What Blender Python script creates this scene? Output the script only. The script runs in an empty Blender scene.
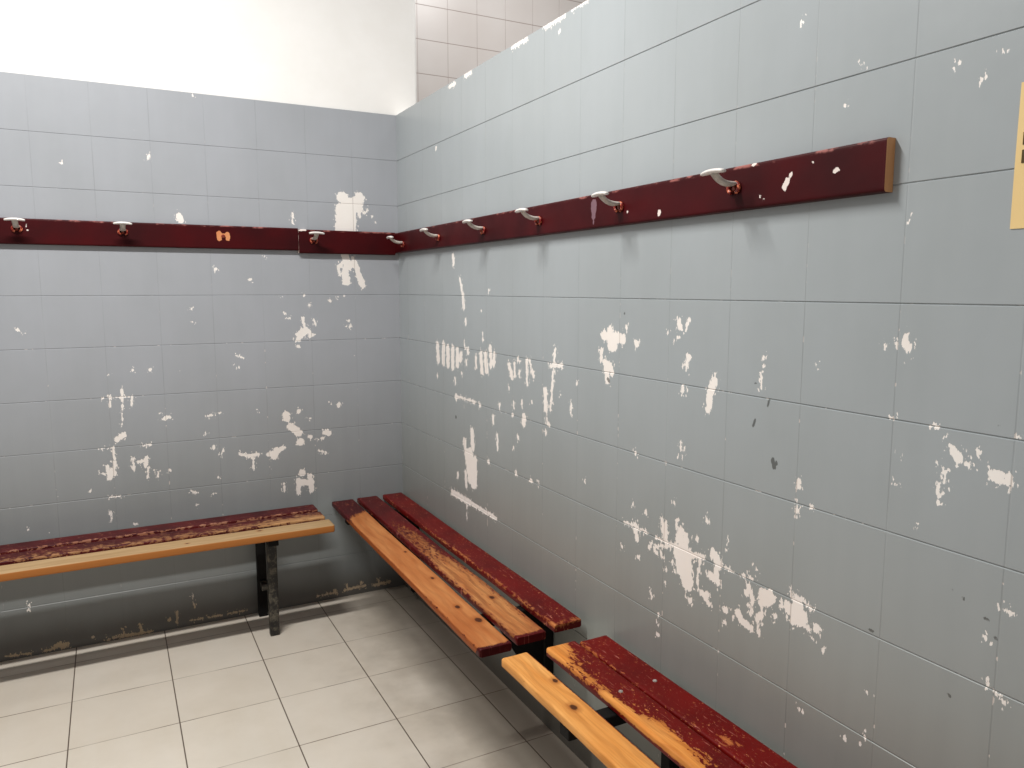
import bpy, bmesh, math, random
import numpy as np
from mathutils import Vector, Matrix

SC = bpy.context.scene
COL = SC.collection
LAMP, FILL, AMB = 90.0, 20.0, .30
# chipped paint on the walls: capsules (along wall, height, along wall, height, radius) in metres
CHIP_BACK = [(-0.2578,1.8275,-0.2513,1.8235,0.0237),(-0.179,1.8318,-0.1746,1.8233,0.0217),(-0.2202,1.8122,-0.2114,1.804,0.0167),(-0.2658,1.784,-0.2709,1.6844,0.019),(-0.2387,1.794,-0.2417,1.6854,0.0286),(-0.2118,1.791,-0.2146,1.6863,0.0192),(-0.1975,1.8178,-0.1896,1.7747,0.0144),(-0.1725,1.8191,-0.1759,1.7753,0.0121),(-0.1891,1.7921,-0.1788,1.749,0.0072),(-0.4719,1.7488,-0.4734,1.7067,0.0045),(-0.2494,1.5715,-0.2412,1.5409,0.0169),(-0.2412,1.5409,-0.2514,1.5011,0.0145),(-0.2491,1.5011,-0.2458,1.457,0.0169),(-0.2807,1.5315,-0.2765,1.4877,0.0072),(-0.2732,1.5272,-0.2545,1.5495,0.0084),(-0.2328,1.519,-0.2047,1.5459,0.0109),(-0.2134,1.5634,-0.2095,1.537,0.0085),(-0.2418,1.5189,-0.2186,1.5368,0.0097),(-0.2061,1.5459,-0.1765,1.4483,0.0122),(-0.1813,1.4751,-0.1707,1.4394,0.0123),(-0.7939,1.5079,-0.7939,1.5079,0.0064),(-0.6567,1.4657,-0.6567,1.4657,0.0067),(-0.5954,1.5647,-0.5954,1.5647,0.0045),(-0.4342,1.4,-0.4342,1.4,0.0047),(-0.4153,1.3565,-0.4153,1.3565,0.0059),(-0.5294,1.3935,-0.5294,1.3935,0.0034),(-0.5219,1.321,-0.5219,1.321,0.0058),(-0.5032,1.3013,-0.5032,1.3013,0.0058),(-0.3224,1.3749,-0.3224,1.3749,0.006),(-0.286,1.3924,-0.286,1.3924,0.0036),(-0.2544,1.3922,-0.2544,1.3922,0.0036),(-0.2392,1.2853,-0.2392,1.2853,0.0061),(-0.2513,1.2591,-0.2513,1.2591,0.0061),(-0.2354,1.2561,-0.2354,1.2561,0.0061),(-0.4432,1.3002,-0.4401,1.2652,0.0059),(-0.434,1.252,-0.4651,1.2283,0.0117),(-0.4235,1.2429,-0.4066,1.2249,0.0095),(-0.3958,1.2884,-0.3919,1.2729,0.0047),(-0.1213,1.7515,-0.1213,1.7515,0.0037),(-0.1099,1.721,-0.1099,1.721,0.0037),(-0.1579,1.763,-0.1579,1.763,0.0073),(-0.1437,1.7812,-0.1439,1.7724,0.0049),(-0.9231,1.7205,-0.9143,1.6972,0.0114),(-1.0171,1.9466,-1.0213,1.9349,0.006),(-1.3175,1.8937,-1.3175,1.8937,0.0037),(-0.8492,2.1917,-0.8492,2.1917,0.0041),(-0.438,1.2367,-0.4724,1.2049,0.0094),(-0.4152,1.2295,-0.4155,1.2207,0.0095),(-0.4691,1.1763,-0.4691,1.1763,0.0059),(-0.7224,1.1476,-0.6971,1.1355,0.0029),(-0.739,1.1162,-0.739,1.1162,0.0033),(-0.7182,1.0956,-0.7182,1.0956,0.0036),(-1.0579,1.1024,-1.0579,1.1024,0.0062),(-1.2079,1.0901,-1.2079,1.0901,0.004),(-1.1209,1.1055,-1.1209,1.1055,0.0041),(-1.164,1.029,-1.1637,0.9836,0.0051),(-1.1641,0.9836,-1.1715,0.8913,0.0027),(-1.21,1.0067,-1.2105,0.9668,0.003),(-1.1303,1.0015,-1.1318,0.9611,0.0037),(-1.2323,1.0003,-1.2323,1.0003,0.004),(-1.2145,1.0011,-1.1262,0.9971,0.0026),(-1.0237,0.9,-0.9976,0.9066,0.0074),(-1.0317,0.9238,-1.0317,0.9238,0.0042),(-1.1935,0.8296,-1.1699,0.8449,0.0102),(-0.8541,0.8986,-0.8305,0.8997,0.0044),(-0.8037,0.9075,-0.8037,0.9075,0.0049),(-0.8616,0.8227,-0.8616,0.8227,0.004),(-0.6495,0.8999,-0.6495,0.8999,0.0046),(-0.5313,0.8776,-0.5275,0.864,0.0165),(-0.4747,0.8897,-0.4747,0.8897,0.0095),(-0.4394,0.8569,-0.4205,0.8545,0.0031),(-0.5126,0.8248,-0.4781,0.7926,0.0167),(-0.4733,0.7529,-0.4733,0.7529,0.0168),(-0.4313,0.7703,-0.4313,0.7703,0.0097),(-0.3628,0.7855,-0.3449,0.7807,0.0123),(-0.3749,0.7605,-0.3749,0.7605,0.0073),(-0.3978,0.7581,-0.3978,0.7581,0.0049),(-0.6092,0.7095,-0.5487,0.7319,0.0106),(-0.5879,0.7014,-0.5764,0.723,0.0164),(-0.73,0.7237,-0.7046,0.7149,0.0068),(-0.694,0.7125,-0.6569,0.7144,0.0081),(-0.6765,0.7049,-0.6777,0.6547,0.0051),(-0.8328,0.7644,-0.833,0.7601,0.0067),(-0.7956,0.7508,-0.8068,0.7242,0.004),(-1.2094,0.7869,-1.2039,0.7293,0.0041),(-1.2051,0.74,-1.2105,0.6888,0.0072),(-1.2306,0.7265,-1.2294,0.675,0.0071),(-1.2592,0.6993,-1.2197,0.6898,0.0033),(-1.2228,0.7094,-1.2224,0.6848,0.0082),(-1.139,0.7494,-1.1415,0.7043,0.0046),(-1.1229,0.7312,-1.0918,0.7328,0.0073),(-1.0909,0.7484,-1.0966,0.7117,0.0074),(-1.0877,0.7065,-1.09,0.6639,0.0042),(-1.052,0.6816,-1.0523,0.6615,0.0043),(-1.0068,0.6849,-1.0068,0.6849,0.0064),(-1.0648,0.6927,-1.0648,0.6927,0.0038),(-1.0974,0.7967,-1.0754,0.7982,0.0046),(-1.2579,0.7982,-1.2088,0.7974,0.0026),(-0.4702,0.614,-0.4703,0.6104,0.0145),(-0.488,0.5814,-0.4874,0.5232,0.0097),(-0.466,0.5668,-0.4328,0.5628,0.0146),(-0.4372,0.5928,-0.4313,0.5276,0.0122),(-0.5503,0.5716,-0.5514,0.5405,0.0052),(-1.2992,0.6311,-1.2992,0.6311,0.0044),(-0.9287,0.5861,-0.9143,0.5778,0.0055),(-0.8448,0.5632,-0.8448,0.5632,0.0049),(-1.2292,0.5996,-1.1933,0.5978,0.0033),(-1.2309,0.5396,-1.2332,0.501,0.0029),(-0.8213,0.6322,-0.8213,0.6322,0.0045),(-0.911,0.5233,-0.911,0.5233,0.004),(-1.1444,0.4754,-1.1444,0.4754,0.0053),(-0.3937,0.7046,-0.3621,0.6931,0.0037),(-0.2978,0.9097,-0.2979,0.9052,0.0099),(-0.3361,0.9216,-0.3361,0.9216,0.0044),(-1.496,1.2755,-1.496,1.2755,0.0046),(-1.4787,1.2605,-1.4787,1.2605,0.0028),(-0.8943,1.3449,-0.8943,1.3449,0.0042),(-0.8931,1.2919,-0.8931,1.2919,0.0043),(-1.5153,0.5087,-1.5153,0.5087,0.0048),(-1.4954,0.0116,-1.4546,0.0146,0.005),(-1.454,0.0228,-1.4167,0.0164,0.0081),(-1.447,0.0254,-1.4162,0.0246,0.0071),(-1.612,0.0169,-1.575,0.0138,0.0039),(-1.5683,0.0163,-1.5361,0.0129,0.0039),(-1.2736,0.0122,-1.2218,0.0105,0.0042),(-1.2216,0.0126,-1.1554,0.0087,0.0075),(-1.1553,0.0109,-1.1111,0.0081,0.0054),(-1.2138,0.0411,-1.2144,0.011,0.0043),(-1.1505,0.0433,-1.1501,0.0167,0.0043),(-1.012,0.0732,-1.0127,0.0193,0.0044),(-1.0434,0.048,-1.0436,0.0436,0.0055),(-0.9489,0.1305,-0.9397,0.0753,0.0027),(-1.3251,0.0293,-1.3251,0.0293,0.0042),(-1.2775,0.0187,-1.2775,0.0187,0.0042),(-0.9588,0.0239,-0.9112,0.0232,0.0036),(-0.8911,0.0234,-0.8344,0.022,0.0041),(-0.8097,0.0236,-0.7394,0.0224,0.0037),(-1.5305,0.2151,-1.5338,0.1861,0.0027),(-0.4185,0.0265,-0.3817,0.0265,0.0038),(-0.3724,0.0271,-0.3318,0.0289,0.0046),(-0.3395,0.0376,-0.3352,0.0247,0.0077),(-0.2926,0.031,-0.2593,0.0319,0.0057),(-0.2545,0.0335,-0.1918,0.0338,0.0052),(-0.2825,0.0544,-0.2807,0.0336,0.0052),(-0.1528,0.0299,-0.1132,0.0314,0.0067),(-0.1083,0.0305,-0.0733,0.0305,0.0059),(-0.2154,0.0555,-0.2135,0.0355,0.0047),(-0.1326,0.05,-0.1305,0.0347,0.0048)]
CHIP_RIGHT = [(-0.6268,1.5514,-0.632,1.524,0.0109),(-0.6915,1.4634,-0.718,1.3992,0.0085),(-0.7181,1.403,-0.7246,1.3578,0.0119),(-0.742,1.3092,-0.7417,1.2941,0.008),(-0.9419,1.4199,-0.9419,1.4199,0.0062),(-0.8896,1.2602,-0.891,1.2436,0.0048),(-0.8806,1.3465,-0.8806,1.3465,0.0058),(-0.4578,1.1978,-0.4633,1.1353,0.0162),(-0.5206,1.2019,-0.5185,1.1308,0.0165),(-0.5677,1.1912,-0.5659,1.1247,0.0161),(-0.6149,1.1944,-0.613,1.1189,0.0157),(-0.6606,1.1878,-0.6594,1.1329,0.0154),(-0.6947,1.1766,-0.6895,1.153,0.0126),(-0.8305,1.1738,-0.83,1.1384,0.0084),(-0.8727,1.19,-0.8812,1.1262,0.0131),(-0.9112,1.1892,-0.9205,1.1342,0.0144),(-0.9498,1.2207,-0.9556,1.1544,0.011),(-0.983,1.1982,-0.9772,1.1606,0.0108),(-0.7284,1.225,-0.7325,1.2024,0.0056),(-0.7599,1.2005,-0.7597,1.1891,0.0104),(-0.7436,1.1536,-0.7452,1.1403,0.0088),(-0.8888,1.2674,-0.891,1.2422,0.0045),(-1.0937,1.1707,-1.1191,1.1292,0.0104),(-1.1327,1.1778,-1.1356,1.1322,0.0068),(-1.1609,1.1906,-1.1609,1.1906,0.0083),(-1.1687,1.1536,-1.1687,1.1343,0.005),(-1.2171,1.1968,-1.2221,1.1204,0.0075),(-1.2371,1.1946,-1.2636,1.1485,0.0074),(-1.3973,1.2445,-1.3868,1.1886,0.0058),(-1.3659,1.1907,-1.4344,1.1968,0.0067),(-1.3869,1.1825,-1.3717,1.0534,0.0059),(-1.3381,1.1119,-1.3417,1.0523,0.0121),(-1.3461,1.0529,-1.3496,1.0059,0.005),(-1.3424,0.9825,-1.3426,0.9665,0.0046),(-0.4535,1.0669,-0.4535,1.0669,0.0081),(-0.6346,1.0748,-0.6372,1.0576,0.0074),(-0.7026,1.1021,-0.7026,1.1021,0.0072),(-0.6428,1.0065,-0.8193,1.0058,0.0057),(-0.6457,1.0029,-0.6457,1.0029,0.0149),(-0.8086,1.0044,-0.8086,1.0044,0.0109),(-0.8601,1.0007,-0.8601,1.0007,0.01),(-1.119,1.0006,-1.119,1.0006,0.0087),(-1.2015,1.005,-1.1981,0.9854,0.0138),(-1.3607,1.0045,-1.3607,1.0045,0.0075),(-1.8036,1.0009,-1.8036,1.0009,0.0067),(-1.0225,1.024,-1.0239,1.0043,0.0055),(-1.0936,1.0901,-1.0936,1.0901,0.0058),(-1.1277,1.0463,-1.1291,1.026,0.0052),(-1.1855,1.0573,-1.1863,1.0383,0.005),(-1.2516,1.0626,-1.2516,1.0626,0.0066),(-1.5199,1.1518,-1.5199,1.1518,0.0062),(-1.4884,1.0866,-1.4906,1.0591,0.0046),(-1.4288,1.1073,-1.4288,1.1073,0.0038),(-0.9702,0.975,-0.97,0.9496,0.0075),(-1.0039,0.9125,-1.0051,0.8615,0.0068),(-1.1578,0.9313,-1.1578,0.9313,0.0093),(-1.1277,0.889,-1.1277,0.889,0.0069),(-0.7925,0.8899,-0.7987,0.8277,0.0156),(-0.7208,0.8409,-0.7304,0.8019,0.0144),(-0.7414,0.7938,-0.7721,0.6985,0.0214),(-0.7737,0.7954,-0.7939,0.6944,0.0281),(-0.8159,0.7812,-0.8145,0.6901,0.0173),(-0.7287,0.7171,-0.7343,0.6621,0.0109),(-0.6552,0.6963,-0.6539,0.6817,0.009),(-0.9328,0.8003,-0.9328,0.8003,0.0097),(-1.1443,0.8027,-1.1443,0.8027,0.0086),(-1.2498,0.8022,-1.2498,0.8022,0.0081),(-1.2966,0.8012,-1.2966,0.8012,0.0066),(-1.5679,0.8697,-1.5679,0.8697,0.0066),(-0.5929,0.6057,-0.7677,0.606,0.0134),(-0.7677,0.606,-0.9916,0.6041,0.0087),(-0.738,0.6126,-0.7366,0.5358,0.0044),(-1.653,1.3004,-1.7389,1.295,0.0137),(-1.68,1.3108,-1.6865,1.2731,0.0158),(-1.7124,1.2967,-1.7027,1.2709,0.0117),(-1.7438,1.2921,-1.7438,1.2921,0.0114),(-1.6425,1.2606,-1.6402,1.2344,0.0082),(-1.6548,1.226,-1.6881,1.216,0.01),(-1.6662,1.211,-1.6722,1.1792,0.0121),(-1.6882,1.213,-1.6931,1.2007,0.0099),(-1.7994,1.2866,-1.7994,1.2866,0.0109),(-1.755,1.3267,-1.755,1.3267,0.0052),(-1.9567,1.3511,-1.9617,1.3333,0.0055),(-1.9609,1.3522,-1.9715,1.3302,0.0048),(-1.9936,1.3463,-1.9853,1.3278,0.0039),(-1.9961,1.3543,-1.9961,1.3543,0.0053),(-1.9196,1.3242,-1.9199,1.3152,0.0033),(-1.9583,1.3111,-1.9583,1.3111,0.0048),(-1.9485,1.3017,-1.9485,1.3017,0.0032),(-1.997,1.2671,-1.9915,1.2485,0.0079),(-1.9917,1.2431,-1.9921,1.2337,0.0039),(-2.0896,1.2366,-2.0896,1.2366,0.0051),(-2.0861,1.2216,-2.0748,1.1878,0.0103),(-2.0748,1.1878,-2.0698,1.1542,0.0097),(-1.9818,1.1922,-1.9818,1.1922,0.0064),(-1.975,1.1842,-1.9892,1.1859,0.0032),(-1.9779,1.0594,-1.9806,1.0472,0.0041),(-1.988,1.042,-1.988,1.042,0.0064),(-1.9764,1.0268,-1.9764,1.0268,0.0033),(-2.2292,1.2845,-2.2292,1.2845,0.0052),(-2.2301,1.2677,-2.2301,1.2677,0.0026),(-2.2234,1.2483,-2.2238,1.241,0.0039),(-2.2242,1.2335,-2.2248,1.2222,0.0026),(-2.3609,1.2822,-2.3609,1.2822,0.0029),(-2.543,1.3433,-2.5397,1.331,0.0076),(-2.5458,1.3356,-2.5487,1.3256,0.0066),(-2.5468,1.3216,-2.5496,1.3121,0.0028),(-2.5237,1.3369,-2.528,1.3302,0.0029),(-2.5067,1.3263,-2.5067,1.3263,0.0025),(-2.6072,1.1994,-2.6072,1.1994,0.0027),(-2.5298,1.2031,-2.5298,1.2031,0.0029),(-2.7337,1.2038,-2.7337,1.2038,0.0027),(-2.6188,1.1813,-2.6188,1.1813,0.0024),(-2.6379,1.1666,-2.6504,1.1533,0.0079),(-2.654,1.1525,-2.6673,1.1463,0.0034),(-2.6789,1.1704,-2.6789,1.1704,0.0024),(-2.7032,1.1428,-2.7257,1.1399,0.0073),(-2.7053,1.1353,-2.7276,1.1341,0.0065),(-2.6273,1.1291,-2.6295,1.1101,0.0036),(-2.6172,1.1034,-2.6199,1.0881,0.0045),(-2.6192,1.0759,-2.6192,1.0759,0.0032),(-2.6276,1.0928,-2.6276,1.0928,0.0027),(-2.6221,1.1359,-2.6221,1.1359,0.0024),(-2.334,1.0484,-2.3347,1.0364,0.006),(-2.332,0.9958,-2.3335,0.9705,0.0036),(-2.3684,1.0034,-2.3684,1.0034,0.0035),(-2.7384,0.9366,-2.7487,0.9326,0.0048),(-2.7133,0.8796,-2.7133,0.8796,0.0029),(-2.7173,0.8076,-2.7311,0.7976,0.0024),(-2.7311,0.7976,-2.7469,0.7883,0.0024),(-2.6062,1.1995,-2.6062,1.1995,0.0027),(-2.5846,1.0196,-2.5846,1.0196,0.0028),(-2.5502,1.143,-2.5502,1.143,0.0024),(-2.5688,1.1414,-2.5688,1.1414,0.0024),(-2.4658,0.5733,-2.469,0.573,0.0039),(-2.5044,0.5815,-2.5044,0.5815,0.0027),(-2.3614,0.5775,-2.3614,0.5775,0.0037),(-2.5135,0.6882,-2.5135,0.6882,0.0024),(-2.4133,0.7315,-2.4113,0.7245,0.0027),(-2.508,0.6046,-2.5084,0.5988,0.0024),(-2.5388,1.0875,-2.5388,1.0875,0.0025),(-1.762,0.8047,-1.8582,0.8021,0.0049),(-1.8077,0.8097,-1.8143,0.7766,0.0094),(-1.917,0.852,-1.9286,0.8012,0.0069),(-1.9312,0.8444,-1.9338,0.8156,0.0068),(-1.9718,0.867,-1.9765,0.8156,0.0041),(-1.9885,0.8457,-1.9944,0.7984,0.0115),(-2.0055,0.8367,-2.0115,0.797,0.0097),(-1.9685,0.8015,-1.9883,0.7425,0.01),(-1.9908,0.7973,-2.0104,0.7209,0.0147),(-2.016,0.7927,-2.0269,0.7268,0.0129),(-2.0146,0.7224,-2.0193,0.714,0.013),(-1.9613,0.7574,-1.9711,0.7377,0.005),(-1.868,0.7675,-1.9759,0.8038,0.0042),(-1.8782,0.7799,-1.8974,0.7611,0.0053),(-1.9121,0.7727,-1.9205,0.7572,0.0044),(-1.896,0.8008,-2.0647,0.8027,0.004),(-2.0362,0.7992,-2.0679,0.8064,0.0078),(-2.0606,0.8014,-2.051,0.7466,0.0038),(-2.051,0.7466,-2.056,0.7198,0.0038),(-2.0643,0.7196,-2.0928,0.7017,0.0077),(-2.084,0.7183,-2.084,0.7183,0.0092),(-2.1026,0.8258,-2.1189,0.8033,0.0119),(-2.093,0.7694,-2.117,0.761,0.0098),(-2.1115,0.7954,-2.1149,0.7578,0.0075),(-2.1224,0.8045,-2.1704,0.8015,0.0032),(-2.195,0.8044,-2.2223,0.8035,0.0045),(-2.2313,0.8302,-2.2313,0.8302,0.0034),(-2.208,0.817,-2.208,0.817,0.0028),(-2.0273,0.6844,-2.0273,0.6844,0.0081),(-2.1459,0.7062,-2.1459,0.7062,0.0088),(-2.1697,0.699,-2.1697,0.699,0.0043),(-2.1436,0.6751,-2.1436,0.6751,0.0044),(-2.1855,0.7123,-2.1967,0.7005,0.0099),(-2.1967,0.7005,-2.2249,0.6932,0.0083),(-2.2131,0.7844,-2.2245,0.7619,0.0082),(-2.2072,0.7689,-2.2072,0.7689,0.0069),(-2.2245,0.7619,-2.2211,0.7262,0.0055),(-2.2567,0.7819,-2.2733,0.7828,0.0158),(-2.2512,0.7639,-2.2674,0.77,0.0106),(-2.2519,0.7515,-2.2527,0.736,0.0053),(-2.2434,0.7244,-2.2452,0.6909,0.004),(-2.248,0.7337,-2.2403,0.7194,0.0067),(-2.2877,0.7471,-2.2877,0.7471,0.0065),(-2.3268,0.8226,-2.3299,0.7989,0.0031),(-2.3202,0.7801,-2.3449,0.7697,0.0136),(-2.3462,0.7951,-2.3567,0.7696,0.0146),(-2.3337,0.7555,-2.3634,0.7576,0.0073),(-2.36,0.761,-2.3779,0.7537,0.006),(-2.3943,0.7629,-2.3943,0.7629,0.0094),(-2.3395,0.8099,-2.3606,0.8052,0.0049),(-2.3749,0.8036,-2.3788,0.7881,0.0036),(-2.305,0.7743,-2.305,0.7743,0.0063),(-2.3841,0.7396,-2.3841,0.7396,0.0036),(-2.3307,0.7992,-2.3805,0.801,0.0024),(-1.8514,0.8544,-1.8514,0.8544,0.0073),(-1.7965,0.8608,-1.7965,0.8608,0.0047),(-1.9624,0.9084,-1.9606,0.9055,0.0038),(-2.0757,0.9015,-2.0774,0.8937,0.0046),(-2.0444,0.8418,-2.0444,0.8418,0.0063),(-2.1454,0.8654,-2.1454,0.8654,0.0036),(-1.7538,0.7323,-1.7538,0.7323,0.0039),(-1.8241,0.7265,-1.8241,0.7265,0.0047),(-2.1426,0.8447,-2.1426,0.8447,0.0029),(-1.9355,0.7309,-1.9355,0.7309,0.0034),(-1.9327,0.6934,-1.9327,0.6934,0.0035),(-1.8804,0.6481,-1.8832,0.6384,0.0051),(-1.9106,0.598,-1.9113,0.5795,0.0027),(-1.9112,0.5482,-1.9112,0.5482,0.0071),(-1.4071,2.1595,-1.4071,2.1595,0.0056),(-0.4679,1.982,-0.4679,1.982,0.0085),(-2.404,1.7508,-2.404,1.7508,0.0026),(-2.2932,1.9259,-2.2932,1.9259,0.0028),(-2.4306,1.8145,-2.4306,1.8145,0.003),(-2.6039,1.7727,-2.6039,1.7727,0.0019),(-2.6413,1.7395,-2.6457,1.7414,0.0021),(-2.6663,1.7785,-2.6663,1.7785,0.0019),(-2.5375,1.5391,-2.5375,1.5391,0.0019),(-0.7519,2.1923,-0.8036,2.192,0.0081),(-1.1164,2.1922,-1.2155,2.1953,0.0067),(-1.3255,2.1945,-1.4375,2.1973,0.0068),(-1.4744,2.1994,-1.5548,2.1991,0.0054),(-0.6047,2.187,-0.6615,2.1886,0.007)]
SCUFF_RIGHT = [(-2.2452,1.1841,-2.2493,1.1982,0.0026),(-2.2078,1.137,-2.2124,1.1519,0.0029),(-2.2651,1.0755,-2.2694,1.06,0.0051),(-2.2735,1.0726,-2.2751,1.0687,0.0032),(-2.2103,1.2284,-2.2103,1.2284,0.0026),(-0.6408,0.9222,-0.6408,0.9222,0.0075),(-1.7448,1.3615,-1.7448,1.3615,0.0034),(-2.7064,1.2177,-2.7064,1.2177,0.0016),(-2.672,0.9312,-2.6738,0.9286,0.0022),(-2.7086,0.9103,-2.7134,0.9089,0.0025),(-2.7258,0.8861,-2.7275,0.8835,0.0025),(-2.5076,0.8092,-2.516,0.8079,0.0023),(-2.6597,0.7588,-2.6632,0.757,0.0027),(-1.675,1.1817,-1.6798,1.1767,0.005),(-2.6535,0.9363,-2.6535,0.9363,0.0018)]


# ------------------------------------------------------------------ helpers
def srgb(r, g, b):
    def f(c):
        c /= 255.0
        return c / 12.92 if c <= .04045 else ((c + .055) / 1.055) ** 2.4
    return (f(r), f(g), f(b), 1.0)

def tag(o, label=None, cat=None, group=None, kind=None):
    for k, v in (('label', label), ('category', cat), ('group', group), ('kind', kind)):
        if v: o[k] = v
    return o

def empty(name, loc, rz=0.0):
    o = bpy.data.objects.new(name, None)
    o.empty_display_size = .05
    o.location = loc
    o.rotation_euler = (0, 0, rz)
    COL.objects.link(o)
    return o

def link(name, me, mat=None, parent=None):
    o = bpy.data.objects.new(name, me)
    if mat is not None and not me.materials: me.materials.append(mat)
    COL.objects.link(o)
    if parent is not None: o.parent = parent
    return o

class NT:
    """small node-tree writer"""
    def __init__(s, name):
        s.m = bpy.data.materials.new(name); s.m.use_nodes = True
        s.t = s.m.node_tree; s.t.nodes.clear()
        s.out = s.t.nodes.new('ShaderNodeOutputMaterial')
        s.b = s.t.nodes.new('ShaderNodeBsdfPrincipled')
        s.t.links.new(s.b.outputs[0], s.out.inputs[0])
    def put(s, sock, v):
        if v is None: return
        if isinstance(v, bpy.types.NodeSocket): s.t.links.new(v, sock)
        else: sock.default_value = v
    def math(s, op, a, b=None, c=None, clamp=False):
        n = s.t.nodes.new('ShaderNodeMath'); n.operation = op; n.use_clamp = clamp
        s.put(n.inputs[0], a); s.put(n.inputs[1], b); s.put(n.inputs[2], c)
        return n.outputs[0]
    def step(s, x, lo, hi):
        n = s.t.nodes.new('ShaderNodeMapRange'); n.interpolation_type = 'SMOOTHSTEP'
        s.put(n.inputs[0], x); s.put(n.inputs[1], lo); s.put(n.inputs[2], hi)
        n.inputs[3].default_value = 0; n.inputs[4].default_value = 1
        return n.outputs[0]
    def rng(s, x, lo, hi, a, b):
        n = s.t.nodes.new('ShaderNodeMapRange')
        s.put(n.inputs[0], x); s.put(n.inputs[1], lo); s.put(n.inputs[2], hi); s.put(n.inputs[3], a); s.put(n.inputs[4], b)
        return n.outputs[0]
    def mix(s, f, a, b, mode='MIX'):
        n = s.t.nodes.new('ShaderNodeMix'); n.data_type = 'RGBA'; n.blend_type = mode
        s.put(n.inputs['Factor'], f); s.put(n.inputs[6], a); s.put(n.inputs[7], b)
        return n.outputs[2]
    def attr(s, name):
        n = s.t.nodes.new('ShaderNodeAttribute'); n.attribute_name = name
        return n.outputs['Fac']
    def pos(s):
        return s.t.nodes.new('ShaderNodeNewGeometry').outputs['Position']
    def objc(s):
        return s.t.nodes.new('ShaderNodeTexCoord').outputs['Object']
    def xyz(s, v):
        n = s.t.nodes.new('ShaderNodeSeparateXYZ'); s.put(n.inputs[0], v)
        return n.outputs
    def scale(s, v, sc, off=(0, 0, 0)):
        n = s.t.nodes.new('ShaderNodeMapping'); s.put(n.inputs[0], v)
        n.inputs['Scale'].default_value = sc; n.inputs['Location'].default_value = off
        return n.outputs[0]
    def noise(s, v, scale, detail=2, rough=.5, dist=0.0):
        n = s.t.nodes.new('ShaderNodeTexNoise'); s.put(n.inputs['Vector'], v)
        n.inputs['Scale'].default_value = scale; n.inputs['Detail'].default_value = detail
        n.inputs['Roughness'].default_value = rough; n.inputs['Distortion'].default_value = dist
        return n.outputs[0]
    def voro(s, v, scale, rand=1.0):
        n = s.t.nodes.new('ShaderNodeTexVoronoi'); s.put(n.inputs['Vector'], v)
        n.inputs['Scale'].default_value = scale; n.inputs['Randomness'].default_value = rand
        return n.outputs
    def ramp(s, f, stops):
        n = s.t.nodes.new('ShaderNodeValToRGB'); s.put(n.inputs[0], f)
        e = n.color_ramp.elements
        while len(e) < len(stops): e.new(.5)
        for i, (p, c) in enumerate(stops): e[i].position = p; e[i].color = c
        return n.outputs[0]
    def bump(s, h, strength, dist):
        n = s.t.nodes.new('ShaderNodeBump'); s.put(n.inputs['Height'], h)
        n.inputs['Strength'].default_value = strength; n.inputs['Distance'].default_value = dist
        s.t.links.new(n.outputs[0], s.b.inputs['Normal'])
    def done(s, col, rough=.5, spec=.5, metal=0.0, coat=0.0):
        s.put(s.b.inputs['Base Color'], col); s.put(s.b.inputs['Roughness'], rough)
        s.put(s.b.inputs['Specular IOR Level'], spec); s.put(s.b.inputs['Metallic'], metal)
        s.put(s.b.inputs['Coat Weight'], coat)
        return s.m

def field(us, vs, caps, far=-.02):
    """signed distance (inside positive) to a union of capsules, sampled on the grid us x vs"""
    F = np.full((len(us), len(vs)), far, dtype=np.float32)
    for (a, b, c, d, r) in caps:
        m = r + .02
        i0, i1 = np.searchsorted(us, [min(a, c) - m, max(a, c) + m])
        j0, j1 = np.searchsorted(vs, [min(b, d) - m, max(b, d) + m])
        if i1 <= i0 or j1 <= j0: continue
        U = us[i0:i1, None] - a; V = vs[None, j0:j1] - b
        ex, ey = c - a, d - b; L = ex * ex + ey * ey
        t = np.clip((U * ex + V * ey) / L, 0, 1) if L > 1e-12 else np.zeros_like(U + V)
        D = r - np.hypot(U - t * ex, V - t * ey)
        F[i0:i1, j0:j1] = np.maximum(F[i0:i1, j0:j1], D)
    return F

def grid_mesh(name, P, attrs, flip=False, smooth=False):
    """P: (nu, nv, 3) vertex grid -> mesh of quads with float point attributes"""
    nu, nv = P.shape[:2]
    me = bpy.data.meshes.new(name)
    me.vertices.add(nu * nv)
    me.vertices.foreach_set('co', P.astype(np.float32).ravel())
    idx = np.arange(nu * nv, dtype=np.int32).reshape(nu, nv)
    q = [idx[:-1, :-1], idx[1:, :-1], idx[1:, 1:], idx[:-1, 1:]]
    if flip: q = q[::-1]
    Q = np.stack(q, -1).reshape(-1, 4)
    me.loops.add(Q.size); me.loops.foreach_set('vertex_index', Q.ravel())
    me.polygons.add(len(Q))
    me.polygons.foreach_set('loop_start', np.arange(0, Q.size, 4, dtype=np.int32))
    me.polygons.foreach_set('use_smooth', np.full(len(Q), smooth))
    me.update(calc_edges=True)
    for k, A in attrs.items():
        at = me.attributes.new(k, 'FLOAT', 'POINT')
        at.data.foreach_set('value', np.ascontiguousarray(A, dtype=np.float32).ravel())
    return me

def stations(lo, hi, stp, joints, half=.0019, core=.0006):
    a = list(np.arange(lo, hi, stp)) + [hi]
    extra = []
    for j in joints:
        if lo + half < j < hi - half: extra += [j - half, j - core, j + core, j + half]
    keep = [x for x in a if all(abs(x - j) > half + .0006 for j in joints) or x in (lo, hi)]
    return np.array(sorted(set(keep + extra)))

def joint_profile(us, joints, core=.00065):
    g = np.zeros(len(us), dtype=np.float32)
    for j in joints: g[np.abs(us - j) <= core] = 1
    return g

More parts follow.
